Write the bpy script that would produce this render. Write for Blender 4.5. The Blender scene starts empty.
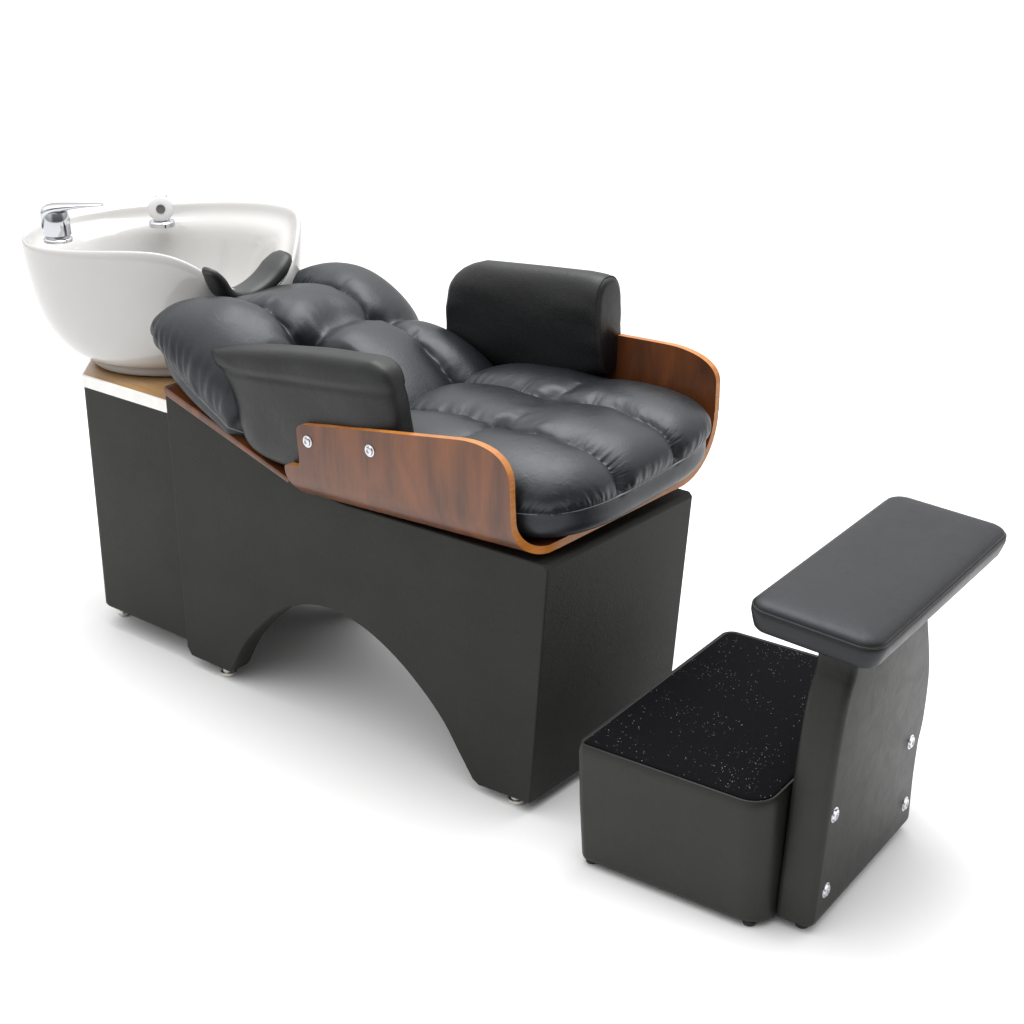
import bpy, bmesh, math, random
import numpy as np
from mathutils import Vector, Matrix
random.seed(7)
RNG = np.random.default_rng(11)
S = bpy.context.scene
COL = S.collection

# ------------------------------------------------------------------ helpers
def link(o, parent=None):
    COL.objects.link(o)
    if parent is not None:
        o.parent = parent
    return o

def mesh(name, verts, faces, mats, parent=None, smooth=True, midx=None, sharp=None):
    me = bpy.data.meshes.new(name)
    me.from_pydata([tuple(map(float, v)) for v in verts], [], [tuple(map(int, f)) for f in faces])
    me.update()
    bm = bmesh.new(); bm.from_mesh(me)
    bmesh.ops.recalc_face_normals(bm, faces=bm.faces)
    bm.to_mesh(me); bm.free()
    if not isinstance(mats, (list, tuple)): mats = [mats]
    for m in mats: me.materials.append(m)
    if midx is not None: me.polygons.foreach_set('material_index', list(map(int, midx)))
    me.polygons.foreach_set('use_smooth', [smooth] * len(me.polygons))
    if smooth and sharp is not None:
        me.set_sharp_from_angle(angle=math.radians(sharp))
    return link(bpy.data.objects.new(name, me), parent)

def from_bm(name, bm, mats, parent=None, sharp=40):
    bmesh.ops.recalc_face_normals(bm, faces=bm.faces)
    me = bpy.data.meshes.new(name); bm.to_mesh(me); bm.free()
    if not isinstance(mats, (list, tuple)): mats = [mats]
    for m in mats: me.materials.append(m)
    me.polygons.foreach_set('use_smooth', [True] * len(me.polygons))
    if sharp: me.set_sharp_from_angle(angle=math.radians(sharp))
    return link(bpy.data.objects.new(name, me), parent)

def empty(name, loc, rz=0, label=None, cat=None):
    o = bpy.data.objects.new(name, None); COL.objects.link(o)
    o.location = loc; o.rotation_euler = (0, 0, rz); o.empty_display_size = .1
    if label: o['label'] = label
    if cat: o['category'] = cat
    return o

def loft(name, loops, mats, parent=None, cap0=True, cap1=True, closed=True, sharp=None, midx_fn=None):
    """loops: list of equally long lists of points, joined in order."""
    n = len(loops[0]); V = [p for L in loops for p in L]; F = []; MI = []
    for i in range(len(loops) - 1):
        for j in range(n if closed else n - 1):
            k = (j + 1) % n
            F.append((i*n+j, i*n+k, (i+1)*n+k, (i+1)*n+j)); MI.append(midx_fn(i) if midx_fn else 0)
    if cap0: F.append(tuple(range(n-1, -1, -1))); MI.append(midx_fn(0) if midx_fn else 0)
    if cap1:
        b = (len(loops)-1)*n; F.append(tuple(range(b, b+n))); MI.append(midx_fn(len(loops)-2) if midx_fn else 0)
    return mesh(name, V, F, mats, parent, True, MI, sharp)

def rr(hx, hy, r, seg=8, cx=0, cy=0):
    """rounded rectangle outline, r may be a list for the 4 corners (++, -+, --, +-)"""
    if not isinstance(r, (list, tuple)): r = [r]*4
    P = []
    for q, (sx, sy) in enumerate(((1,1),(-1,1),(-1,-1),(1,-1))):
        rq = max(r[q], 1e-4)
        for k in range(seg+1):
            a = math.pi/2*(q + k/seg)
            P.append((cx + sx*(hx-rq) + rq*math.cos(a), cy + sy*(hy-rq) + rq*math.sin(a)))
    return P

def tube(name, pts, rad, mat, parent=None, seg=10, closed=False, flat=1.0):
    P = [Vector(p) for p in pts]; n = len(P); loops = []
    if not isinstance(rad, (list, tuple)): rad = [rad]*n
    ref = Vector((0.12, 0.2, 1)).normalized()
    for i in range(n):
        a = P[(i-1) % n] if (closed or i > 0) else P[0]
        b = P[(i+1) % n] if (closed or i < n-1) else P[-1]
        t = (b-a).normalized(); u = t.cross(ref).normalized(); w = t.cross(u)
        loops.append([P[i] + u*rad[i]*math.cos(2*math.pi*k/seg) + w*rad[i]*flat*math.sin(2*math.pi*k/seg) for k in range(seg)])
    if closed: loops.append(loops[0])
    return loft(name, loops, mat, parent, not closed, not closed)

def lathe(name, prof, mat, parent=None, M=Matrix(), seg=32, sharp=35):
    loops = [[M @ Vector((r*math.cos(2*math.pi*k/seg), r*math.sin(2*math.pi*k/seg), z)) for k in range(seg)] for r, z in prof]
    return loft(name, loops, mat, parent, True, True, sharp=sharp)

def frame(o, zdir, xhint=(1, 0, 0)):
    z = Vector(zdir).normalized(); y = z.cross(Vector(xhint)).normalized(); x = y.cross(z)
    return Matrix(((x.x, y.x, z.x, o[0]), (x.y, y.y, z.y, o[1]), (x.z, y.z, z.z, o[2]), (0, 0, 0, 1)))

def smooth_poly(P, n, closed=True):
    """Catmull-Rom resample of control points to n evenly spaced points."""
    P = np.array(P, float); m = len(P); out = []
    rng = range(m) if closed else range(m-1)
    for i in rng:
        p0, p1, p2, p3 = (P[(i+k-1) % m] if closed else P[min(max(i+k-1, 0), m-1)] for k in range(4))
        for t in np.linspace(0, 1, 24, endpoint=False):
            out.append(.5*(2*p1 + (p2-p0)*t + (2*p0-5*p1+4*p2-p3)*t*t + (3*p1-p0-3*p2+p3)*t**3))
    if not closed: out.append(P[-1])
    out = np.array(out)
    q = np.vstack([out, out[:1]]) if closed else out
    d = np.r_[0, np.cumsum(np.linalg.norm(np.diff(q, axis=0), axis=1))]
    s = np.linspace(0, d[-1], n, endpoint=not closed)
    return np.stack([np.interp(s, d, q[:, k]) for k in range(P.shape[1])], -1)

def round_poly(P, r, seg=6):
    """polygon with its corners rounded (r per corner or one number)."""
    m = len(P); out = []
    for i in range(m):
        a, b, c = (Vector(P[(i+k) % m]) for k in (-1, 0, 1))
        ri = r[i] if isinstance(r, (list, tuple)) else r
        u, v = (a-b), (c-b)
        d = min(ri, u.length*.48, v.length*.48)
        if d < 1e-4: out.append(tuple(b)); continue
        p, q = b+u.normalized()*d, b+v.normalized()*d
        for k in range(seg+1):
            t = k/seg
            out.append(tuple(p*(1-t)**2 + b*2*t*(1-t) + q*t*t))
    return out

# ------------------------------------------------------------------ materials
def new_mat(name):
    m = bpy.data.materials.new(name); m.use_nodes = True
    nt = m.node_tree; b = nt.nodes['Principled BSDF']
    return m, nt, b

def N(nt, kind, **kw):
    n = nt.nodes.new(kind)
    for k, v in kw.items():
        if k.startswith('i_'): n.inputs[k[2:].replace('_', ' ')].default_value = v
        else: setattr(n, k, v)
    return n

def coords(nt, scale=(1, 1, 1)):
    t = N(nt, 'ShaderNodeTexCoord'); mp = N(nt, 'ShaderNodeMapping'); mp.inputs['Scale'].default_value = scale
    nt.links.new(t.outputs['Object'], mp.inputs['Vector']); return mp.outputs['Vector']

def leather(name, col, rough, grain=420, bump=.12, spec=.5, wrinkle=.0, sheen=0.0):
    m, nt, b = new_mat(name); L = nt.links
    v = coords(nt)
    vo = N(nt, 'ShaderNodeTexVoronoi', i_Scale=grain); L.new(v, vo.inputs['Vector'])
    no = N(nt, 'ShaderNodeTexNoise', i_Scale=9.0, i_Detail=5.0); L.new(v, no.inputs['Vector'])
    n2 = N(nt, 'ShaderNodeTexNoise', i_Scale=26.0, i_Detail=5.0, i_Distortion=.8); L.new(v, n2.inputs['Vector'])
    mx = N(nt, 'ShaderNodeMix', data_type='RGBA')
    mx.inputs['A'].default_value = (*[c*.82 for c in col], 1); mx.inputs['B'].default_value = (*[c*1.2 for c in col], 1)
    L.new(no.outputs['Fac'], mx.inputs['Factor']); L.new(mx.outputs['Result'], b.inputs['Base Color'])
    mr = N(nt, 'ShaderNodeMapRange'); mr.inputs['To Min'].default_value = rough-.07; mr.inputs['To Max'].default_value = rough+.09
    L.new(n2.outputs['Fac'], mr.inputs['Value']); L.new(mr.outputs['Result'], b.inputs['Roughness'])
    b.inputs['Specular IOR Level'].default_value = spec
    if sheen: b.inputs['Sheen Weight'].default_value = sheen
    b1 = N(nt, 'ShaderNodeBump', i_Strength=bump, i_Distance=.0006); L.new(vo.outputs['Distance'], b1.inputs['Height'])
    b2 = N(nt, 'ShaderNodeBump', i_Strength=.30+wrinkle, i_Distance=.0025); L.new(n2.outputs['Fac'], b2.inputs['Height'])
    L.new(b1.outputs['Normal'], b2.inputs['Normal'])
    n3 = N(nt, 'ShaderNodeTexNoise', i_Scale=210.0, i_Detail=3.0, i_Distortion=.4); L.new(v, n3.inputs['Vector'])
    b3 = N(nt, 'ShaderNodeBump', i_Strength=.30, i_Distance=.0012); L.new(n3.outputs['Fac'], b3.inputs['Height'])
    L.new(b2.outputs['Normal'], b3.inputs['Normal']); L.new(b3.outputs['Normal'], b.inputs['Normal'])
    return m

def vinyl(name, col, rough, spec):
    """woven-embossed vinyl: fine cross-thread relief"""
    m, nt, b = new_mat(name); L = nt.links
    v = coords(nt)
    w1 = N(nt, 'ShaderNodeTexNoise', i_Scale=1.0, i_Detail=2.0); vv = coords(nt, (130, 130, 700)); L.new(vv, w1.inputs['Vector'])
    w2 = N(nt, 'ShaderNodeTexNoise', i_Scale=1.0, i_Detail=2.0); v2 = coords(nt, (700, 700, 130)); L.new(v2, w2.inputs['Vector'])
    ad = N(nt, 'ShaderNodeMath', operation='ADD'); L.new(w1.outputs['Fac'], ad.inputs[0]); L.new(w2.outputs['Fac'], ad.inputs[1])
    big = N(nt, 'ShaderNodeTexNoise', i_Scale=5.0, i_Detail=4.0); L.new(v, big.inputs['Vector'])
    ad2 = N(nt, 'ShaderNodeMath', operation='MULTIPLY_ADD'); L.new(ad.outputs[0], ad2.inputs[0]); ad2.inputs[1].default_value = .35
    L.new(big.outputs['Fac'], ad2.inputs[2])
    mr = N(nt, 'ShaderNodeMapRange'); mr.inputs['From Min'].default_value = .5; mr.inputs['From Max'].default_value = 1.2
    L.new(ad2.outputs[0], mr.inputs['Value'])
    mx = N(nt, 'ShaderNodeMix', data_type='RGBA')
    mx.inputs['A'].default_value = (*[c*.72 for c in col], 1); mx.inputs['B'].default_value = (*[c*1.28 for c in col], 1)
    L.new(mr.outputs['Result'], mx.inputs['Factor']); L.new(mx.outputs['Result'], b.inputs['Base Color'])
    b.inputs['Roughness'].default_value = rough; b.inputs['Specular IOR Level'].default_value = spec
    b1 = N(nt, 'ShaderNodeBump', i_Strength=.55, i_Distance=.0014); L.new(ad.outputs[0], b1.inputs['Height'])
    b2 = N(nt, 'ShaderNodeBump', i_Strength=.25, i_Distance=.006); L.new(big.outputs['Fac'], b2.inputs['Height'])
    L.new(b1.outputs['Normal'], b2.inputs['Normal']); L.new(b2.outputs['Normal'], b.inputs['Normal'])
    return m

def wood(name, c0, c1, scale=(9, 9, 1.4), rough=.28, coat=.5, spec=.5):
    m, nt, b = new_mat(name); L = nt.links
    v = coords(nt, scale)
    n1 = N(nt, 'ShaderNodeTexNoise', i_Scale=2.2, i_Detail=4.0, i_Roughness=.5, i_Distortion=.9); L.new(v, n1.inputs['Vector'])
    v2 = coords(nt, tuple(s*11 for s in scale[:2]) + (scale[2]*4,))
    n2 = N(nt, 'ShaderNodeTexNoise', i_Scale=2.5, i_Detail=3.0); L.new(v2, n2.inputs['Vector'])
    ma = N(nt, 'ShaderNodeMath', operation='MULTIPLY_ADD'); L.new(n2.outputs['Fac'], ma.inputs[0]); ma.inputs[1].default_value = .25
    L.new(n1.outputs['Fac'], ma.inputs[2])
    cr = N(nt, 'ShaderNodeValToRGB'); e = cr.color_ramp.elements
    e[0].position = .45; e[0].color = (*c0, 1); e[1].position = .95; e[1].color = (*c1, 1)
    L.new(ma.outputs[0], cr.inputs['Fac']); L.new(cr.outputs['Color'], b.inputs['Base Color'])
    b.inputs['Roughness'].default_value = rough; b.inputs['Specular IOR Level'].default_value = spec
    b.inputs['Coat Weight'].default_value = coat; b.inputs['Coat Roughness'].default_value = .16
    bp = N(nt, 'ShaderNodeBump', i_Strength=.08, i_Distance=.001); L.new(ma.outputs[0], bp.inputs['Height']); L.new(bp.outputs['Normal'], b.inputs['Normal'])
    return m

def plain(name, col, rough, metal=0.0, spec=.5, coat=0.0, noise=.12):
    m, nt, b = new_mat(name); L = nt.links
    no = N(nt, 'ShaderNodeTexNoise', i_Scale=30.0, i_Detail=4.0); L.new(coords(nt), no.inputs['Vector'])
    mx = N(nt, 'ShaderNodeMix', data_type='RGBA')
    mx.inputs['A'].default_value = (*[c*(1-noise) for c in col], 1); mx.inputs['B'].default_value = (*[min(1, c*(1+noise)) for c in col], 1)
    L.new(no.outputs['Fac'], mx.inputs['Factor']); L.new(mx.outputs['Result'], b.inputs['Base Color'])
    b.inputs['Roughness'].default_value = rough; b.inputs['Metallic'].default_value = metal
    b.inputs['Specular IOR Level'].default_value = spec; b.inputs['Coat Weight'].default_value = coat
    b.inputs['Coat Roughness'].default_value = .05
    return m

def tint(m):
    m.node_tree.nodes['Principled BSDF'].inputs['Specular Tint'].default_value = (.91, .95, 1.0, 1); return m
M_LEATHER = leather('black_cushion_leather', (.0085, .0094, .0118), .40, bump=.14, spec=.5)
M_ARM = leather('black_armrest_leather', (.0092, .0097, .0105), .43, bump=.14, spec=.40, wrinkle=.15)
M_BASE = vinyl('charcoal_vinyl', (.0180, .0180, .0163), .56, .22)
M_STOOL = leather('charcoal_stool_leather', (.0155, .0152, .0138), .43, grain=500, bump=.14, spec=.34)
M_PAD = leather('dark_pad_leather', (.0125, .0125, .0145), .41, grain=520, bump=.12, spec=.31)
M_PLY = wood('walnut_veneer', (.075, .024, .009), (.20, .062, .016), (6, 6, 1.6), .32, .4, .35)
M_PLYEDGE = wood('amber_ply_edge', (.38, .125, .018), (.55, .21, .04), (6, 6, 30), .34, .15, .35)
M_TAN = wood('tan_top', (.36, .20, .075), (.50, .30, .13), (2, 12, 2), .22, .4)
M_WHITE_EDGE = plain('white_laminate', (.80, .79, .76), .35)
M_CERAMIC = plain('white_ceramic', (.51, .503, .49), .13, 0, .5, .6, noise=.01)
tint(M_LEATHER); tint(M_PAD)
M_CHROME = plain('chrome', (.60, .61, .64), .08, 1.0, noise=.02)
M_STEEL = plain('brushed_steel', (.62, .60, .55), .28, 1.0, noise=.1)
M_WHITEPL = plain('white_plastic', (.72, .72, .72), .25, noise=.02)
M_GREY = plain('grey_rubber', (.12, .12, .12), .5)
M_RUBBER = plain('black_rubber', (.022, .023, .024), .42, 0, .45)
M_DARK = plain('black_plastic', (.012, .012, .012), .5)
M_THREAD = plain('grey_thread', (.20, .20, .21), .6)

def carpet_mat():
    m, nt, b = new_mat('black_flecked_carpet'); L = nt.links
    v = coords(nt)
    pile = N(nt, 'ShaderNodeTexNoise', i_Scale=420.0, i_Detail=3.0); L.new(v, pile.inputs['Vector'])
    vo = N(nt, 'ShaderNodeTexVoronoi', i_Scale=320.0); L.new(v, vo.inputs['Vector'])
    # a fleck where the cell centre is near and the cell's random value is high
    sx = N(nt, 'ShaderNodeSeparateColor'); L.new(vo.outputs['Color'], sx.inputs['Color'])
    big = N(nt, 'ShaderNodeTexNoise', i_Scale=11.0, i_Detail=2.0); L.new(v, big.inputs['Vector'])
    th = N(nt, 'ShaderNodeMath', operation='MULTIPLY_ADD'); L.new(big.outputs['Fac'], th.inputs[0]); th.inputs[1].default_value = .5; L.new(sx.outputs['Red'], th.inputs[2])
    gt = N(nt, 'ShaderNodeMath', operation='GREATER_THAN'); L.new(th.outputs[0], gt.inputs[0]); gt.inputs[1].default_value = 1.195
    lt = N(nt, 'ShaderNodeMath', operation='LESS_THAN'); L.new(vo.outputs['Distance'], lt.inputs[0]); lt.inputs[1].default_value = .26
    mu = N(nt, 'ShaderNodeMath', operation='MULTIPLY'); L.new(gt.outputs[0], mu.inputs[0]); L.new(lt.outputs[0], mu.inputs[1])
    mg = N(nt, 'ShaderNodeMath', operation='MULTIPLY'); L.new(mu.outputs[0], mg.inputs[0]); L.new(sx.outputs['Green'], mg.inputs[1])
    mx = N(nt, 'ShaderNodeMix', data_type='RGBA')
    mx.inputs['A'].default_value = (.0045, .0045, .0055, 1); mx.inputs['B'].default_value = (.5, .5, .48, 1)
    L.new(mg.outputs[0], mx.inputs['Factor']); L.new(mx.outputs['Result'], b.inputs['Base Color'])
    b.inputs['Roughness'].default_value = .95; b.inputs['Specular IOR Level'].default_value = .08
    bp = N(nt, 'ShaderNodeBump', i_Strength=.6, i_Distance=.003); L.new(pile.outputs['Fac'], bp.inputs['Height']); L.new(bp.outputs['Normal'], b.inputs['Normal'])
    return m
M_CARPET = carpet_mat()

def floor_mat():
    m, nt, b = new_mat('white_studio_floor'); L = nt.links
    no = N(nt, 'ShaderNodeTexNoise', i_Scale=3.0, i_Detail=5.0); L.new(coords(nt), no.inputs['Vector'])
    mx = N(nt, 'ShaderNodeMix', data_type='RGBA'); mx.inputs['A'].default_value = (.86, .86, .86, 1); mx.inputs['B'].default_value = (.88, .88, .88, 1)
    L.new(no.outputs['Fac'], mx.inputs['Factor']); L.new(mx.outputs['Result'], b.inputs['Base Color'])
    b.inputs['Roughness'].default_value = .75; b.inputs['Specular IOR Level'].default_value = .2
    return m

# ------------------------------------------------------------------ setting
fl = mesh('floor', [(-60, -60, 0), (60, -60, 0), (60, 60, 0), (-60, 60, 0)], [(0, 1, 2, 3)], floor_mat(), smooth=False)
fl['kind'] = 'structure'

# ------------------------------------------------------------------ cushion maker
def relax_cloth(P, m, exi, exj, anchor, press, iters, bendk=.02):
    """Let a sewn hide settle: a grid of inextensible threads (a little longer than the pattern, by ex),
    held at the seam (m = 1) and by anchor weights, blown up by the stuffing."""
    P = P.copy(); P0 = P.copy(); Q = P.copy()
    free = (m < 1-1e-9).astype(float)[..., None]
    cons = []
    s = P.shape[0]
    def pairs(di, dj):
        out = []
        for a in ((0, 1) if di else (0,)):
            ia = np.arange(a, s-di, 2) if di else np.arange(s)
            for b in ((0, 1) if (dj and not di) else (0,)):
                if dj > 0: ja = np.arange(b, s-dj, 2) if not di else np.arange(0, s-dj)
                elif dj < 0: ja = np.arange(-dj, s)
                else: ja = np.arange(s)
                out.append((np.ix_(ia, ja), np.ix_(ia+di, ja+dj)))
        return out
    for (di, dj, k) in ((1, 0, 1.0), (0, 1, 1.0), (1, 1, .35), (1, -1, .35)):
        for A, B in pairs(di, dj):
            ex = exi if (di and not dj) else exj if (dj and not di) else .5*(exi+exj)
            L0 = np.linalg.norm(P0[A]-P0[B], axis=-1, keepdims=True)*(1+.5*(ex[A]+ex[B])[..., None])
            fa, fb = free[A], free[B]; w = fa+fb; w[w == 0] = 1
            cons.append((A, B, L0, k*fa/w, k*fb/w))
    bend = []
    for (di, dj) in ((2, 0), (0, 2)):
        ia = np.arange(0, s-di); ja = np.arange(0, s-dj)
        bend.append((np.ix_(ia, ja), np.ix_(ia+di, ja+dj), np.ix_(ia+di//2, ja+dj//2)))
    vel = np.zeros_like(P)
    bw = bendk*free*np.clip(1-6*anchor, .0, 1)[..., None]
    for it in range(iters):
        du = np.gradient(P, axis=0); dv = np.gradient(P, axis=1)
        nr = np.cross(du, dv); nr /= (np.linalg.norm(nr, axis=-1, keepdims=True)+1e-12)
        old = P.copy()
        P = P + (vel*.90 + nr*press)*free
        for k in range(5):
            for A, B, L0, wa, wb in cons:
                d = P[B]-P[A]; l = np.sqrt((d*d).sum(-1, keepdims=True))+1e-9
                c = d*((l-L0)/l)
                P[A] += c*wa; P[B] -= c*wb
        for _ in range(2):
            for A, B, M in bend:
                c = .5*(P[A]+P[B])-P[M]
                P[M] += c*bw[M]
        P += (P0-P)*anchor[..., None]*free
        vel = P-old
    return P

def noise1(p, seed, n=9, lo=8, hi=46):
    r = np.random.default_rng(seed); out = np.zeros_like(p)
    for k in range(n):
        f = r.integers(lo, hi); out += np.sin(2*np.pi*(p*f + r.random()))/(1+.02*f)
    return out/np.sqrt(n)

def cushion(name, org, ax_u, hu, hv, parent, mat, top, bot, seam_fn, p=5.0, k=2.5, nn=80,
            cols=(), rows=(), tufts=(), col_d=.03, row_d=.015, tuft_d=.03, puff=.03,
            gather=None, thread_r=.0017, edge_soft=.03, seed=1, crown=0.0, col_w=.055, shift=None, sag=None, sim=60, press=.00006, ex0=.0, ex_seam=.075, ex_tuft=.05, hold=.004, bendk=.14, gath_w=.12, row_c=.0, bot_head=.0, g_lo=26, g_hi=80, kb=4.4):
    """A sewn, stuffed cushion. Local u along ax_u, v along world Y, w = their normal."""
    n = nn
    g = np.linspace(-1, 1, 2*n+1)
    g = np.sign(g)*(1-(1-np.abs(g))**1.0)
    U, Vv = np.meshgrid(g, g, indexing='ij')
    m = np.maximum(np.abs(U), np.abs(Vv)); ms = np.where(m == 0, 1, m)
    cu, cv = U/ms, Vv/ms
    cu[m == 0] = 1.0
    rho = (np.abs(cu)**p + np.abs(cv)**p)**(-1/p)
    a = m*np.pi/2
    R = np.sin(a)**(2/k); Z = np.clip(np.cos(a), 0, 1)**(2/k)
    pu, pv = cu*rho*R, cv*rho*R
    ang = np.arctan2(cv*rho*hv, cu*rho*hu)/(2*np.pi) % 1.0
    x, y = pu*hu, pv*hv
    edge_u, edge_v = cu*rho*hu, cv*rho*hv
    seam = seam_fn(edge_u, edge_v)
    seam_in = seam*R**3
    zt = seam*R**2.0 + (top*(1 + crown*(1-pv**2)) )*Z + 0*seam_in
    zb = seam*R**2.0 - bot*np.clip(np.cos(a), 0, 1)**(2/3.2)
    P = np.stack([x, y, zt], -1)
    # displacement along the top normals
    du = np.gradient(P, axis=0); dv = np.gradient(P, axis=1)
    nr = np.cross(du, dv); nr /= (np.linalg.norm(nr, axis=-1, keepdims=True)+1e-12)
    nr[nr[..., 2] < -.2] *= -1
    wc = np.clip((.12-m)/.06, 0, 1)[..., None]; nr = nr*(1-wc) + np.array([0, 0, 1.0])*wc
    D = np.zeros_like(x)
    rim = 1-np.exp(-((1-m)/edge_soft))            # 0 at the seam, 1 inside
    ed = [-hv] + list(cols) + [hv]
    for i in range(len(ed)-1):
        f = (y-ed[i])/(ed[i+1]-ed[i]); ins = (f >= 0) & (f <= 1)
        bp = (np.clip(1-np.abs(2*f-1)**3.0, 0, 1))**.6
        D += np.where(ins, bp*puff, 0)*rim
    er = [-hu] + list(rows) + [hu]
    for i in range(len(er)-1):
        f = (x-er[i])/(er[i+1]-er[i]); ins = (f >= 0) & (f <= 1)
        D += np.where(ins, (np.clip(1-np.abs(2*f-1)**3.4, 0, 1))**.6*row_d, 0)*rim
    rimc = .35+.65*rim
    for r_ in rows:
        wob = .012*np.sin(y*13+seed)
        D -= row_c*(np.exp(-(np.abs(x-r_-wob)/.022)**.85) + .3*np.exp(-np.abs(x-r_-wob)/.006))*(.3+.7*rim)
    for i, c in enumerate(cols):
        wob = .006*np.sin(x*17+i*2.1+seed) + .003*np.sin(x*41+i)
        d = np.abs(y-c-wob)
        D -= (col_d*np.exp(-(d/col_w)**.8) + .010*np.exp(-d/.006))*rimc
        # short cross puckers along the crease
        pk = noise1((x/hu+1)/2*.5+.1*i, seed*7+i, 8, 14, 44)
        D += .0022*pk*np.exp(-d/.022)*rimc*np.clip(d/.004, 0, 1)
    for i, (tx, ty, amt) in enumerate(tufts):
        dx, dy = x-tx, y-ty; r = np.hypot(dx, dy)
        D -= amt*tuft_d*np.exp(-(r/.026)**1.1); D += amt*.003*np.exp(-((r-.036)/.014)**2)*(1+.7*np.sin(3*np.arctan2(dy, dx)+i+seed))
        th = np.arctan2(dy, dx)
        fo = (np.sin(5*th+i*1.3+seed)+.8*np.sin(8*th+2.0*i)+.5*np.sin(13*th+i))
        D += amt*.0065*fo*np.exp(-r/.045)*(r/(r+.018))
    # long soft creases in the hide
    lx = noise1(((x+.6*y)/hu+2)/4, seed*3, 6, 3, 15)*noise1(((y-.3*x)/hv+2)/4, seed*5, 6, 2, 8)
    D += .0022*lx*rim
    if gather:
        g1 = noise1(ang, seed*11, 10, g_lo, g_hi); sh = np.maximum(g1, -.2)
        wgt = gather(edge_u, edge_v)
        D += (.0036 if sim else .0048)*sh*wgt*np.exp(-((1-m)/.15))*np.clip((1-m)/.03, 0, 1)
        D -= .008*wgt*np.exp(-((1-m)/.06))*0
    P = P + nr*D[..., None]
    if sag is not None: P[..., 2] += sag(P[..., 0], P[..., 1])*(1-m**4)
    if sim:
        P[m >= 1-1e-9] = np.stack([edge_u, edge_v, seam], -1)[m >= 1-1e-9]
        anc = np.full_like(x, hold); exi = np.full_like(x, ex0); exj = exi.copy(); side = np.clip((np.abs(Vv)-np.abs(U))*8+.5, 0, 1)
        wg = gather(edge_u, edge_v) if gather else 1.0
        es = ex_seam*wg*np.exp(-((1-m)/gath_w)**1.5)*(m < .999); exi += es*side; exj += es*(1-side)
        for c in cols:
            d = np.abs(y-c)
            anc = np.maximum(anc, .55*np.exp(-(d/.006)**2)); exi += .6*ex_tuft*np.exp(-(d/.03)**2)
        for r_ in rows:
            if row_c: anc = np.maximum(anc, .25*np.exp(-((x-r_-.012*np.sin(y*13+seed))/.007)**2))
        for tx, ty, amt in tufts:
            r = np.hypot(x-tx, y-ty); anc = np.maximum(anc, .9*np.exp(-(r/.009)**2)); exi += ex_tuft*np.exp(-(r/.06)**2); exj += ex_tuft*np.exp(-(r/.06)**2)
        rs = np.random.default_rng(seed).normal(size=x.shape)*.0005
        P = relax_cloth(P + nr*rs[..., None]*(m < .99)[..., None], m, exi, exj, anc, press, sim, bendk)
    Rb = np.sin(a)**(2/kb)
    B = np.stack([cu*rho*Rb*hu, cv*rho*Rb*hv, seam*Rb**2 - (bot + bot_head*np.clip(-cu*rho*Rb, 0, 1))*np.clip(np.cos(a), 0, 1)**(2/kb)], -1)
    lim = (m >= 1-1e-9)
    P[lim] = np.stack([edge_u, edge_v, seam], -1)[lim]
    if shift is not None:
        P[..., 1] += shift(P[..., 0], P[..., 1], P[..., 2]); B[..., 1] += shift(B[..., 0], B[..., 1], B[..., 2])
    # boxing below the seam bellies out a little, a groove at the seam
    groove = .004*np.exp(-((1-m)/.012)**2)
    u = Vector(ax_u).normalized(); v = Vector((0, 1, 0)); w = u.cross(v)
    A = np.array([u, v, w]); o = np.array(org)
    Pw = P.reshape(-1, 3) @ A + o; Bw = B.reshape(-1, 3) @ A + o
    s = 2*n+1
    idx = np.arange(s*s).reshape(s, s)
    bidx = np.where(lim, idx, -1)
    inner = np.where(~lim.ravel())[0]; remap = np.full(s*s, -1); remap[inner] = s*s+np.arange(len(inner))
    bidx = np.where(lim, idx, remap.reshape(s, s))
    def quads(ix): return np.stack([ix[:-1, :-1], ix[1:, :-1], ix[1:, 1:], ix[:-1, 1:]], -1).reshape(-1, 4)
    F = np.vstack([quads(idx), quads(bidx)[:, ::-1]])
    V = np.vstack([Pw, Bw[inner]])
    ob = mesh(name, V, F, mat, parent)
    sd = ob.modifiers.new('fine', 'SUBSURF'); sd.levels = sd.render_levels = 1
    # the stitched seam: a fine cord lying on the edge
    loop = []
    for i in range(0, s): loop.append(idx[i, 0])
    for j in range(1, s): loop.append(idx[s-1, j])
    for i in range(s-2, -1, -1): loop.append(idx[i, s-1])
    for j in range(s-2, 0, -1): loop.append(idx[0, j])
    ctr = o
    pts = [Vector(V[q]) for q in loop[::2]]
    tube('seam_stitching', pts, thread_r, M_THREAD, ob, 6, True)
    return ob

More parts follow.
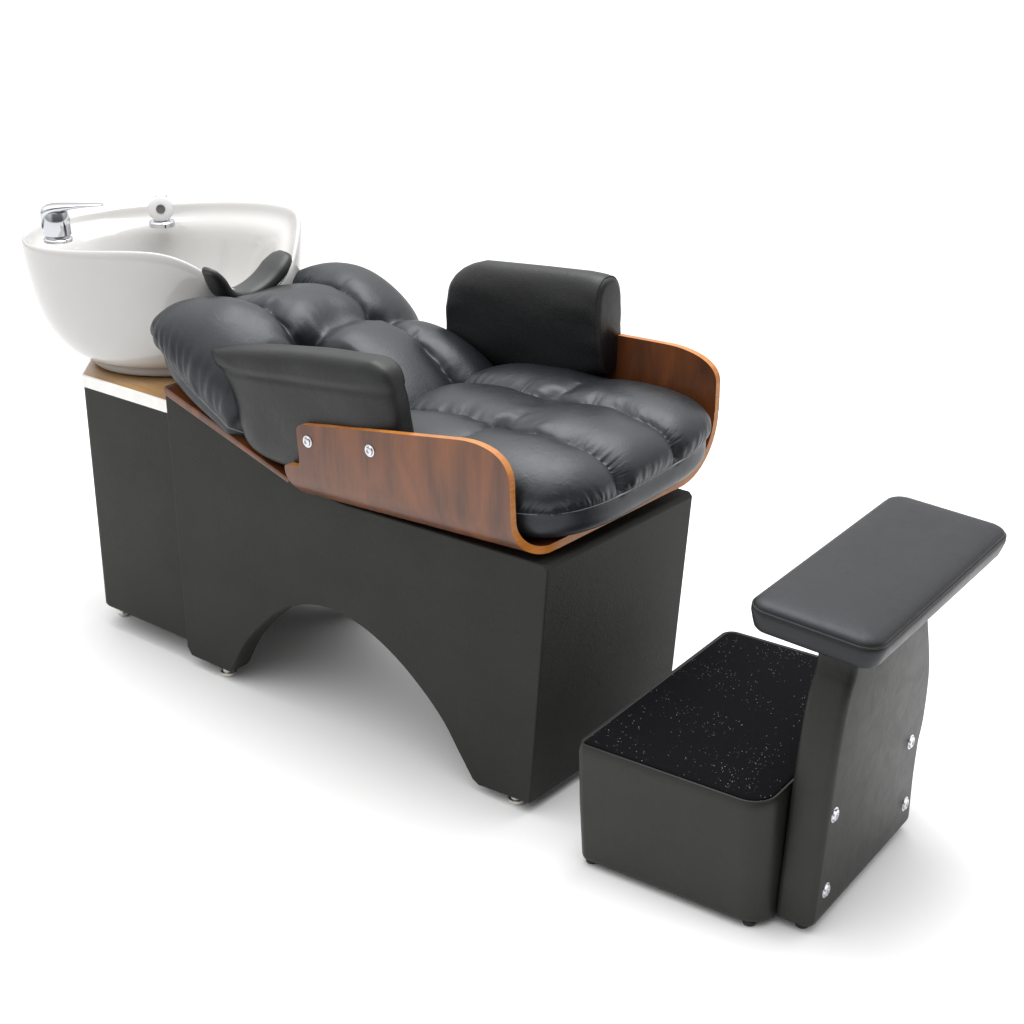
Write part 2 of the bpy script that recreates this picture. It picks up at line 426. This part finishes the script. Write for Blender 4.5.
def slab_pillow(name, outline, y0, y1, mat, parent, k=4.5, rings=22, bulge=.004, n=160, crease=None, lean=None):
    """Padded slab: outline in (x,z), faces at y0/y1, rounded edges."""
    B = smooth_poly(outline, n) if len(outline) < 60 else np.array(outline)
    c = B.mean(0); yc, hy = (y0+y1)/2, abs(y1-y0)/2
    loops = []
    def ring(m, side):
        a = m*np.pi/2
        R = np.sin(a)**(2/k); Zf = np.cos(a)**(2/k)
        q = c + (B-c)*(1-.55*hy/np.linalg.norm(B-c, axis=1, keepdims=True)*(1-R)/max(1e-6, 1)) if False else c+(B-c)*R
        L = []
        for (qx, qz) in q:
            yy = yc + side*(hy*Zf + bulge*(1-m*m))
            if crease: yy += side*crease(qx, qz)
            if lean: yy += lean(qx, qz)
            L.append((qx, yy, qz))
        return L
    ms = np.linspace(.02, 1, rings)
    for m in ms: loops.append(ring(m, -1))
    for m in ms[::-1][1:]: loops.append(ring(m, 1))
    return loft(name, loops, mat, parent, True, True)

# ------------------------------------------------------------------ WASHING UNIT
UNIT = empty('shampoo_chair_unit', (0.45, .28, 0), 0,
             'reclining black tufted wash chair with walnut sides, white basin and arched charcoal base', 'salon chair')
def U_(o):   # keep world placement when parented to the unit's base
    o.matrix_parent_inverse = Matrix.Translation(-Vector((0.45, .28, 0))); return o

W = .56
# --- base: arched side panels, one upholstered shell
def boolean_cut(ob, cutter):
    md = ob.modifiers.new('cut', 'BOOLEAN'); md.operation = 'DIFFERENCE'; md.object = cutter; md.solver = 'EXACT'
    dg = bpy.context.evaluated_depsgraph_get(); me = bpy.data.meshes.new_from_object(ob.evaluated_get(dg))
    ob.modifiers.clear(); old = ob.data; ob.data = me; bpy.data.meshes.remove(old)
    cm = cutter.data; bpy.data.objects.remove(cutter); bpy.data.meshes.remove(cm)

def prism(name, poly, y0, y1, mat, parent=None):
    n = len(poly)
    V = [(x, y0, z) for x, z in poly] + [(x, y1, z) for x, z in poly]
    F = [tuple(range(n)), tuple(range(2*n-1, n-1, -1))] + [(i, (i+1) % n, (i+1) % n + n, i+n) for i in range(n)]
    return mesh(name, V, F, mat, parent, False)

arch = [(.183, .046), (.236, .134), (.305, .210), (.375, .270), (.450, .312), (.526, .332), (.605, .332), (.69, .312), (.778, .270), (.856, .215), (.921, .155), (.972, .085), (1.012, .030)]
arch_s = [tuple(p) for p in smooth_poly(arch, 44, closed=False)]
poly = [(.016, .03), (.0, .052)] + [(-.006, .790)] + [(.02, .786), (.25, .718), (.46, .655), (.50, .640), (.62, .627), (1.18, .640), (1.222, .640), (1.232, .630), (1.186, .03)] + [(1.03, .02)] + arch_s[::-1] + [(.17, .03)]
base = prism('base', poly, 0, W, M_BASE)
cut = prism('cutter', [(-.2, -.1), (1.11, -.1), (1.12, .60), (.5, .60), (.0, .70), (-.2, .70)], .062, W-.062, M_BASE)
boolean_cut(base, cut)
bv = base.modifiers.new('soft_edges', 'BEVEL'); bv.width = .016; bv.segments = 5; bv.limit_method = 'ANGLE'; bv.angle_limit = math.radians(38)
base.data.polygons.foreach_set('use_smooth', [True]*len(base.data.polygons))
wn = base.modifiers.new('wn', 'WEIGHTED_NORMAL'); wn.keep_sharp = True
base.parent = UNIT; U_(base)

def glide(x, y, parent, top, mat=M_STEEL, r=.021):
    lathe('foot', [(r*.75, top), (r*.75, .012), (r*1.02, .011), (r*1.05, .004), (r*.9, .0)], mat, parent, Matrix.Translation((x, y, 0)), 24)
for x, y in ((.129, .031), (1.124, .031), (.129, W-.031), (1.141, W-.031)): glide(x, y, base, .045)

# --- cabinet under the basin
plan = [(0.0, .010), (-.359, .010), (-.455, .115), (-.455, .445), (-.359, .55), (0.0, .55)]
pl = round_poly(plan, [.002, .012, .02, .02, .012, .002], 5)
def plan_at(z, s=1.0, d=0.0):
    c = Vector((-.2, .28)); out = []
    for p in pl:
        q = Vector(p)-c; q = q*(1-d/q.length); out.append((c.x+q.x*s, c.y+q.y*s, z))
    return out
cab = loft('cabinet', [plan_at(.060, 1, .012), plan_at(.064, 1, .004), plan_at(.070), plan_at(.713)], M_BASE, UNIT, sharp=30); U_(cab)
ct = loft('countertop', [plan_at(.7132, 1, -.002), plan_at(.715, 1, -.003), plan_at(.744, 1, -.003), plan_at(.746, 1, -.001), plan_at(.7462, 1, .003), plan_at(.7464, 1, .05)],
          [M_WHITE_EDGE, M_TAN], cab, sharp=30, midx_fn=lambda i: 1 if i >= 4 else 0)
for x, y in ((-.379, .085), (-.379, .46)): glide(x, y, cab, .064, r=.016)

# --- basin
RT = Vector((.774, .633, 0)); HD = Vector((-.633, .774, 0))
CR = Vector((-.345, .308, 0)); CB = Vector((-.31, .31, 0))
NB = 144
def bas_pt(t, fac, z, mix=0.0, minor=.29, tiltw=1.0):
    """point of the oval: fac*rim size; mix = 0 rim centre/shape .. 1 foot circle"""
    c = CR.lerp(CB, mix)
    e = 2.25
    ct_, st_ = math.cos(t), math.sin(t)
    sx = math.copysign(abs(ct_)**(2/e), ct_); sy = math.copysign(abs(st_)**(2/e), st_)
    A = .374*fac; Bm = (minor*(1-mix)+.374*mix)*fac
    p = c + RT*A*sx + HD*Bm*sy
    return Vector((p.x, p.y, z + .019*sx*fac*tiltw))
def dip(t):
    # the neck cut-out faces the chair
    a = (t-math.radians(-38)+math.pi) % (2*math.pi) - math.pi
    return .152*math.exp(-(abs(a)/math.radians(33))**2.6)
outer = [(.600, .7466, 1), (.632, .749, 1), (.640, .765, .97), (.640, .772, .93), (.705, .777, .9), (.80, .799, .75), (.885, .840, .55), (.947, .90, .34), (.978, .97, .17), (.998, 1.03, .06), (1.005, 1.07, .02), (1.004, 1.088, 0), (.997, 1.097, 0), (.983, 1.102, 0), (.968, 1.099, 0), (.955, 1.090, 0)]
inner = [(.935, 1.074, 0), (.90, 1.062, 0), (.85, 1.050, 0), (.80, 1.03, .04), (.74, .97, .1), (.64, .89, .25), (.5, .835, .4), (.3, .81, .5), (.08, .80, .5)]
loops = []
for f, z, mx in outer + inner:
    L = []
    for k in range(NB):
        t = 2*math.pi*k/NB
        zz = z - dip(t)*max(0, min(1, (z-.80)/.26))
        L.append(bas_pt(t, f, zz, mx, tiltw=max(0, (z-.75)/.35)))
    loops.append(L)
basin = loft('basin', loops, M_CERAMIC, UNIT); U_(basin)
ss = basin.modifiers.new('sub', 'SUBSURF'); ss.levels = ss.render_levels = 1

# neck rest: soft rubber saddle in the cut-out
np_ = smooth_poly([(.004, .160, 1.060), (-.002, .185, 1.035), (-.016, .225, .985), (-.028, .28, .964), (-.030, .335, .968), (-.026, .385, .990), (-.022, .43, 1.026), (-.020, .452, 1.044)], 30, False)
loops = []
for i, p in enumerate(np_):
    a = np_[max(0, i-1)]; b = np_[min(29, i+1)]; t = Vector(b-a).normalized()
    xa = Vector((1, .0, 0)); xa = (xa - t*xa.dot(t)).normalized(); nn_ = t.cross(xa)
    if nn_.z < 0: nn_ = -nn_
    e = min(i, 29-i)/4; s = min(1, .5+.5*math.sqrt(min(1, e)))
    g_ = i/29; hw = (.034+.014*g_)*s; hh = (.013+.009*g_)*s
    L = []
    for k in range(20):
        th = 2*math.pi*k/20; cx, sy = math.cos(th), math.sin(th)
        cx = math.copysign(abs(cx)**.7, cx); sy = math.copysign(abs(sy)**.7, sy)
        L.append(Vector(p) + xa*hw*cx + nn_*hh*sy)
    loops.append(L)
U_(loft('neck_rest', loops, M_RUBBER, UNIT))

# mixer tap
def P3(k): return bas_pt(*k)
TP = Vector((-.462, .052, 1.088))
MT = Matrix.Translation(TP)
tap = lathe('tap', [(.037, -.004), (.038, .004), (.036, .007), (.031, .009), (.034, .014), (.0365, .018), (.0365, .05), (.035, .075), (.032, .088), (.018, .094), (.004, .095)], M_CHROME, UNIT, MT @ Matrix.Diagonal((1, 1, .86, 1)), 40); U_(tap)
d = RT.copy(); s_ = HD.copy()
sec = [(-.036, .055, .020, .034), (-.034, .074, .028, .028), (-.024, .092, .031, .018), (.000, .100, .030, .013), (.03, .103, .025, .010), (.07, .107, .019, .006), (.115, .109, .015, .004), (.130, .109, .011, .003)]
loops = []
for a, z, hw, hh in sec:
    L = []
    for k in range(18):
        th = 2*math.pi*k/18; cx, sy = math.cos(th), math.sin(th)
        cx = math.copysign(abs(cx)**.65, cx); sy = math.copysign(abs(sy)**.65, sy)
        L.append(TP + d*(a) + s_*hw*cx + Vector((0, 0, (z + hh*sy)*.86)))
    loops.append(L)
lv = loft('lever', loops, M_CHROME, tap)
lv.modifiers.new('s', 'SUBSURF').render_levels = 1

# hand-shower holder on the back deck
HP = Vector((-.50, .432, 1.066))
hold = lathe('shower_holder', [(.036, -.012), (.037, .0), (.034, .004), (.026, .006), (.020, .010), (.004, .011)], M_CHROME, UNIT, Matrix.Translation(HP), 36); U_(hold)
vdir = Vector((.74, -.62, .12)).normalized()
FM = frame(HP + Vector((0, 0, .038)) + vdir*.012, vdir, (0, 0, 1))
lathe('shower_socket', [(.028, -.030), (.033, -.028), (.035, -.02), (.0355, .006), (.034, .008), (.012, .0085)], M_CHROME, hold, FM, 40)
lathe('socket_face', [(.0335, .005), (.0345, .0095), (.031, .012), (.014, .0125)], M_WHITEPL, hold, FM, 40)
lathe('outlet', [(.013, .012), (.0125, .0145), (.009, .0145), (.0085, .0128), (.002, .0128)], M_GREY, hold, FM, 28)
lathe('holder_cap', [(.018, .0), (.0185, .006), (.015, .010), (.004, .011)], M_WHITEPL, hold, Matrix.Translation(HP + Vector((-.008, .012, .068))), 28)

# --- moulded plywood seat shell (one bent sheet, thick edge showing)
TH = .018
YN, YF = -.055, .684
def zb(x): return .622 + .033*(x-.55)/.65        # underside of the sheet
def ztop_near(x): return .822 + .150*(x-.53)
def ztop_far(x): return .945 + .03*(x-.95)
RB_N, RB_F = .085, .150
def x_front_near(h):
    return 1.176 - .150*(1-math.sqrt(max(0, 1-max(0, (h-.42)/.58)**2.6)))
def x_front_far(h):
    return 1.215 - .15*(1-math.sqrt(max(0, 1-max(0, (h-.45)/.55)**2.6)))
rear_tab = [(.0, .486), (.05, .488), (.075, .494), (.09, .504), (.094, .530), (.14, .538), (.35, .542), (.9, .534), (.95, .538), (.985, .546), (1.0, .556)]
def x_rear_near(h): return float(np.interp(h, [a for a, b in rear_tab], [b for a, b in rear_tab]))
rows_ = []   # each: (kind, value)
hs = sorted(set(list(np.linspace(0, 1, 46)) + [.03, .05, .06, .07, .08, .087, .09, .092, .094, .1, .12, .98, .99, .995, .998] + [.97]))
for h in hs[::-1]: rows_.append(('n', h))
for q in np.linspace(0, 1, 12)[1:]: rows_.append(('bn', q))
for q in np.linspace(0, 1, 14)[1:-1]: rows_.append(('f', q))
for q in np.linspace(0, 1, 14): rows_.append(('bf', q))
for h in hs[1:]: rows_.append(('m', h))
NX = 64
def shell_pt(kind, q, s, off):
    """off = 0 outer surface, TH inner surface; s in 0..1 along x"""
    sx = .5-.5*math.cos(math.pi*s)
    if kind == 'n':
        x = x_rear_near(q) + (x_front_near(q)-x_rear_near(q))*sx
        z0 = zb(x)+RB_N; z = z0 + (ztop_near(x)-z0)*q
        bow = -.004*math.sin(math.pi*q)
        return (x, YN + off + bow, z)
    if kind == 'bn':
        x0 = .486+.075*q*q; x = x0 + (1.176+.034*q**1.5-x0)*sx
        a = math.pi/2*q; r = RB_N-off
        return (x, YN+RB_N - r*math.cos(a), zb(x)+RB_N - r*math.sin(a))
    if kind == 'f':
        x0 = .561; x = x0 + (1.212-x0)*sx
        y = YN+RB_N + (YF-RB_F-YN-RB_N)*q
        return (x, y, zb(x)+off)
    if kind == 'bf':
        x0 = .561; x = x0 + (1.214-x0)*sx
        a = math.pi/2*q; r = RB_F-off
        return (x, YF-RB_F + r*math.sin(a), zb(x)+RB_F - r*math.cos(a))
    x0 = .56; x = x0 + (x_front_far(q)-x0)*sx
    z0 = zb(x)+RB_F; z = z0 + (ztop_far(x)-z0)*q
    return (x, YF - off, z)
nr_ = len(rows_); Vs = []; Fs = []; MI = []
for off in (0, TH):
    for kd, q in rows_:
        for j in range(NX+1): Vs.append(shell_pt(kd, q, j/NX, off))
st = NX+1; ofs = nr_*st
for i in range(nr_-1):
    for j in range(NX):
        a = i*st+j; Fs.append((a, a+1, a+st+1, a+st)); MI.append(0)
        a += ofs; Fs.append((a, a+st, a+st+1, a+1)); MI.append(0)
for i in range(nr_-1):
    for j in (0, NX):
        a = i*st+j; Fs.append((a, a+st, a+st+ofs, a+ofs)); MI.append(1)
for j in range(NX):
    for i in (0, nr_-1):
        a = i*st+j; Fs.append((a, a+1, a+1+ofs, a+ofs)); MI.append(1)
shell = mesh('seat_shell', Vs, Fs, [M_PLY, M_PLYEDGE], UNIT, True, MI, 35); U_(shell)
bv = shell.modifiers.new('eased_edge', 'BEVEL'); bv.width = .0022; bv.segments = 2; bv.limit_method = 'ANGLE'; bv.angle_limit = math.radians(60)
def bolt(x, y, z, dirn, parent, r=.0115):
    b_ = lathe('bolt', [(r*1.25, -.001), (r*1.25, .0012), (r*.98, .0018), (r*.9, .005), (r*.55, .0065), (r*.42, .0065), (r*.38, .0035), (.0008, .003)], M_CHROME, parent, frame((x, y, z), dirn, (0, 0, 1)), 24)
    return b_
for x, z in ((.573, .789), (.772, .813)): bolt(x, YN-.004, z, (0, -1, 0), shell)

# --- plywood sheet under the backrest (its lit edge shows along the base's slope)
bp = [(.024, .7995), (.036, .797), (.24, .735), (.262, .7255), (.30, .712), (.468, .659), (.463, .648), (.28, .7025), (.25, .7115), (.030, .777), (.021, .783)]
bs = prism('backrest_shell', bp, -.026, .60, [M_PLY, M_PLYEDGE], UNIT); U_(bs)
bs.data.polygons.foreach_set('material_index', [0, 0] + [0]*(len(bs.data.polygons)-2))
bv = bs.modifiers.new('eased_edge', 'BEVEL'); bv.width = .004; bv.segments = 3; bv.limit_method = 'ANGLE'

# --- cushions
def seat_seam(eu, ev): return .008 + .018*np.clip(ev/.34, -.3, 1) - .004*eu
seat = cushion('seat_cushion', (.920, .322, .735), (1, 0, .045), .355, .348, UNIT, M_LEATHER, .113, .088, seat_seam,
               p=4.2, k=2.8, cols=(-.122, .108), rows=(.02,), tufts=((.026, -.122, .9), (-.009, .108, .62)),
               col_d=.016, row_d=.006, tuft_d=.040, puff=.012, row_c=.003, press=.00003, gather=lambda eu, ev: np.ones_like(eu)*1.1, seed=3, col_w=.026)
U_(seat)
def back_seam(eu, ev): return np.interp(eu, [-.38, -.30, -.18, -.06, .0, .37], [.040, .026, -.016, -.052, -.075, -.10])
back = cushion('back_cushion', (.303, .313, .802), (1, 0, -.20), .387, .340, UNIT, M_LEATHER, .150, .05, back_seam,
               k=2.75, cols=(-.141, .119), rows=(.012,), tufts=((.010, -.141, 1.3), (.020, .119, 1.3)),
               col_d=.030, row_d=.022, tuft_d=.046, puff=.020, press=.00004, row_c=.022, bot_head=.045, gath_w=.22, g_lo=22, g_hi=58, gather=lambda eu, ev: .8+1.6*(ev < -.2), seed=5, col_w=.030,
               p=4.6, sag=lambda x, y: -.062*np.exp(-((y+.01)/.12)**2)*np.clip((-x-.06)/.22, 0, 1)**1.2 - .042*np.clip((-x-.19)/.19, 0, 1)**1.4 + .016*np.exp(-((x+.12)/.11)**2),
               shift=lambda x, y, z: .12*np.clip((x+.03)/.15, 0, 1)*np.clip((-y-.10)/.2, 0, 1.3))
U_(back)

# --- padded armrests
near_out = [(.205, .915), (.203, .928), (.214, .936), (.30, .953), (.43, .974), (.565, .992), (.72, 1.006), (.760, 1.004), (.790, .985), (.806, .94), (.818, .89), (.825, .80), (.76, .74), (.62, .72), (.51, .690), (.40, .686), (.325, .708), (.295, .755), (.285, .80), (.255, .855), (.218, .895)]
def roll(x, z):
    t = z-(.895+.10*(x-.3))
    return -.003*math.exp(-(t/.007)**2) + .002*max(0, min(1, t/.012)) + .0015*math.sin(31*x+9*z)*math.sin(17*z-5*x)
arm = slab_pillow('armrest', near_out, -.036, .055, M_ARM, UNIT, k=4.2, crease=roll, rings=40); U_(arm)
fx = [.410, .413, .420, .430, .445, .465, .490, .525, .58, .65, .72, .79, .85, .88, .898, .907, .914, .919, .922, .9238, .9245]
fz = np.interp(fx, [.410, .418, .432, .455, .485, .525, .70, .86, .925, .9445], [.955, .995, 1.022, 1.045, 1.062, 1.075, 1.089, 1.100, 1.098, 1.094])
loops = []
for i, x in enumerate(fx):
    q = max(0, (.455-x)/.045); e = max(0, (x-.898)/.0265)
    t = math.sqrt(max(.03, 1-q*q)); c = .017*(1-math.sqrt(max(0, 1-e*e)))
    zt_, zb_ = fz[i]-c, .80+.055*max(0, (x-.80)/.124); zc, hh = (zt_+zb_)/2, (zt_-zb_)/2
    yc, hw = .636, (.056-c)*t
    L = []
    for k in range(56):
        th = 2*math.pi*k/56; cs, sn = math.cos(th), math.sin(th); ex_ = 2.7
        yy = math.copysign(abs(cs)**(2/ex_), cs); zz = math.copysign(abs(sn)**(2/ex_), sn)
        w_ = .0022*math.sin(23*x+3*zz)*math.sin(9*zz+5*x) - .004*math.exp(-((zz+.55)/.2)**2-((x-.88)/.03)**2)
        L.append((x, yc + yy*(hw+w_), zc + zz*hh))
    loops.append(L)
arm2 = loft('armrest', loops, M_ARM, UNIT); U_(arm2)
tube('piping', [Vector(p)+Vector((0, (Vector(p).y-.636)*.02, .001)) for p in loops[16]], .0016, M_ARM, arm2, 6, True)

# ------------------------------------------------------------------ FOOTREST
TH4 = math.radians(4)
FO = (1.4003, -.0815, 0)
FR = empty('footrest', FO, TH4, 'charcoal footrest with flecked carpet step and slanted pad on a bolted upright', 'footrest')
def loop_rr(cx, cy, hx, hy, r, z): return [(x, y, z) for x, y in rr(hx, hy, r, 8, cx, cy)]
sx0, sx1, sy0, sy1 = -.010, .438, .0, .668
cx, cy, hx, hy = (sx0+sx1)/2, (sy0+sy1)/2, (sx1-sx0)/2, (sy1-sy0)/2
def sb(d, z, sh=0.0):
    k = z/.3
    return loop_rr(cx - .012*k, cy, hx-d, hy-d, [max(.004, .045-d), max(.004, .032-d), max(.004, .020-d), max(.004, .060-d)], z)
box = loft('step_box', [sb(.03, .012), sb(.009, .013), sb(.003, .017), sb(0, .026), sb(-.003, .15), sb(-.0025, .276), sb(-.001, .288), sb(.002, .2965), sb(.005, .3003), sb(.008, .2995), sb(.010, .297)], M_STOOL, FR, sharp=None)
loft('carpet_top', [sb(.0092, .294), sb(.0092, .2995), sb(.012, .3018), sb(.02, .3028), sb(.06, .3032)], M_CARPET, box, cap0=False)
tube('piping', [Vector(p) for p in sb(.0035, .2995)], .0019, M_STOOL, box, 8, True)
def rubber_foot(x, y, parent):
    lathe('foot', [(.012, .022), (.012, .010), (.014, .008), (.014, .002), (.011, 0)], M_DARK, parent, Matrix.Translation((x, y, 0)), 20)
for x, y in ((.008, .026), (.394, .026), (.03, .63), (.40, .63)): rubber_foot(x, y, box)

# upright: padded board standing against the box
up = [(.051, .020), (.060, .09), (.072, .18), (.086, .29), (.106, .417), (.134, .516), (.165, .571), (.172, .66), (.525, .66), (.535, .58), (.549, .532), (.580, .44), (.593, .367), (.586, .269), (.568, .215), (.557, .133), (.554, .020)]
upr = [tuple(p) for p in smooth_poly(up[1:8], 40, False)] + [tuple(p) for p in smooth_poly(up[8:16], 40, False)]
upr = round_poly(up[:1], 0) + upr + [up[-1]] if False else [(.063, .018), (.055, .020), (.0535, .028)] + upr + [(.5535, .028), (.552, .020), (.544, .018)]
x0, x1 = .436, .523
loops = []
cy_, cz_ = .31, .33
def up_loop(x, d):
    out = []
    for y, z in upr:
        q = Vector((y-.31, z-.33)); q *= 1-d/q.length
        out.append((x, .31+q.x, .33+q.y))
    return out
for x, d in ((x0, .014), (x0+.002, .006), (x0+.006, .002), (x0+.013, 0), (x1-.020, 0), (x1-.012, .002), (x1-.006, .006), (x1-.002, .011), (x1, .018)):
    loops.append(up_loop(x, d))
upo = loft('upright', loops, M_STOOL, FR)
rubber_foot(.487, .082, upo); rubber_foot(.487, .50, upo)
for y, z in ((.507, .245), (.511, .085), (.119, .261), (.106, .088)): 
    bolt(x1-.001, y, z, (1, 0, 0), upo, .0135)

# tilted leg pad
ang = math.atan2(-.020, .27)
PM = Matrix.Translation((.484, .368, .714)) @ Matrix.Rotation(-ang, 4, 'Y')
PHX, PHY = .140, .352
def pd(d, z): return [PM @ Vector((x, y, z)) for x, y in rr(PHX-d, PHY-d, max(.006, .045-d), 8)]
prof = [(.05, -.058), (.022, -.058), (.014, -.0565), (.009, -.051), (.004, -.035), (.0, -.020), (.000, -.012), (.003, -.009), (.0035, -.0065), (.003, -.004), (.007, .001), (.014, .005), (.028, .008), (.05, .0105), (.08, .012), (.11, .0125), (.13, .0125)]
pad = loft('leg_pad', [pd(d, z) for d, z in prof], M_PAD, FR)
tube('piping', pd(.0022, -.0075), .0021, M_STOOL, pad, 8, True)

# ------------------------------------------------------------------ light
w = bpy.data.worlds.new('World'); S.world = w; w.use_nodes = True
nt = w.node_tree; bg = nt.nodes['Background']; L = nt.links
tc = N(nt, 'ShaderNodeTexCoord'); sp = N(nt, 'ShaderNodeSeparateXYZ'); L.new(tc.outputs['Generated'], sp.inputs[0])
mr = N(nt, 'ShaderNodeMapRange'); mr.inputs['From Min'].default_value = 0; mr.inputs['To Min'].default_value = .44; mr.inputs['To Max'].default_value = 2.25
L.new(sp.outputs['Z'], mr.inputs['Value']); L.new(mr.outputs['Result'], bg.inputs['Strength'])
# dark patch added low in the world to darken front faces and reflections
dp = N(nt, 'ShaderNodeVectorMath', operation='DOT_PRODUCT'); L.new(tc.outputs['Generated'], dp.inputs[0]); dp.inputs[1].default_value = (.92, -.38, .12)
dm = N(nt, 'ShaderNodeMapRange', interpolation_type='SMOOTHSTEP'); dm.inputs['From Min'].default_value = .45; dm.inputs['From Max'].default_value = .85; L.new(dp.outputs['Value'], dm.inputs['Value'])
dx = N(nt, 'ShaderNodeMix', data_type='RGBA'); L.new(dm.outputs['Result'], dx.inputs['Factor']); dx.inputs['A'].default_value = (1, 1, 1, 1); dx.inputs['B'].default_value = (.24, .235, .23, 1)
L.new(dx.outputs['Result'], bg.inputs['Color'])

def area(name, loc, target, sx, sy, power, col=(1, 1, 1)):
    l = bpy.data.lights.new(name, 'AREA'); l.shape = 'RECTANGLE'; l.size = sx; l.size_y = sy; l.energy = power; l.color = col
    o = bpy.data.objects.new(name, l); COL.objects.link(o); o.location = loc
    o.rotation_euler = (Vector(target)-Vector(loc)).to_track_quat('-Z', 'Y').to_euler()
    return o
area('softbox', (.4, .9, 4.0), (.5, .4, 0.3), 3.0, 2.6, 115)

# ------------------------------------------------------------------ camera
cam = bpy.data.cameras.new('camera'); co = bpy.data.objects.new('camera', cam); COL.objects.link(co)
co.location = CAMLOC = (3.23310245, -2.56483746, 2.1041284)
yaw, pit = math.radians(129.298), math.radians(22.3597)
fwd = Vector((math.cos(pit)*math.cos(yaw), math.cos(pit)*math.sin(yaw), -math.sin(pit)))
co.rotation_euler = fwd.to_track_quat('-Z', 'Y').to_euler()
cam.sensor_width = 36; cam.lens = 1670.0/1024*36; cam.clip_end = 300; cam.clip_start = .05
S.camera = co
vs = S.view_settings; vs.view_transform = 'Standard'; vs.look = 'None'; vs.exposure = 0; vs.gamma = 1
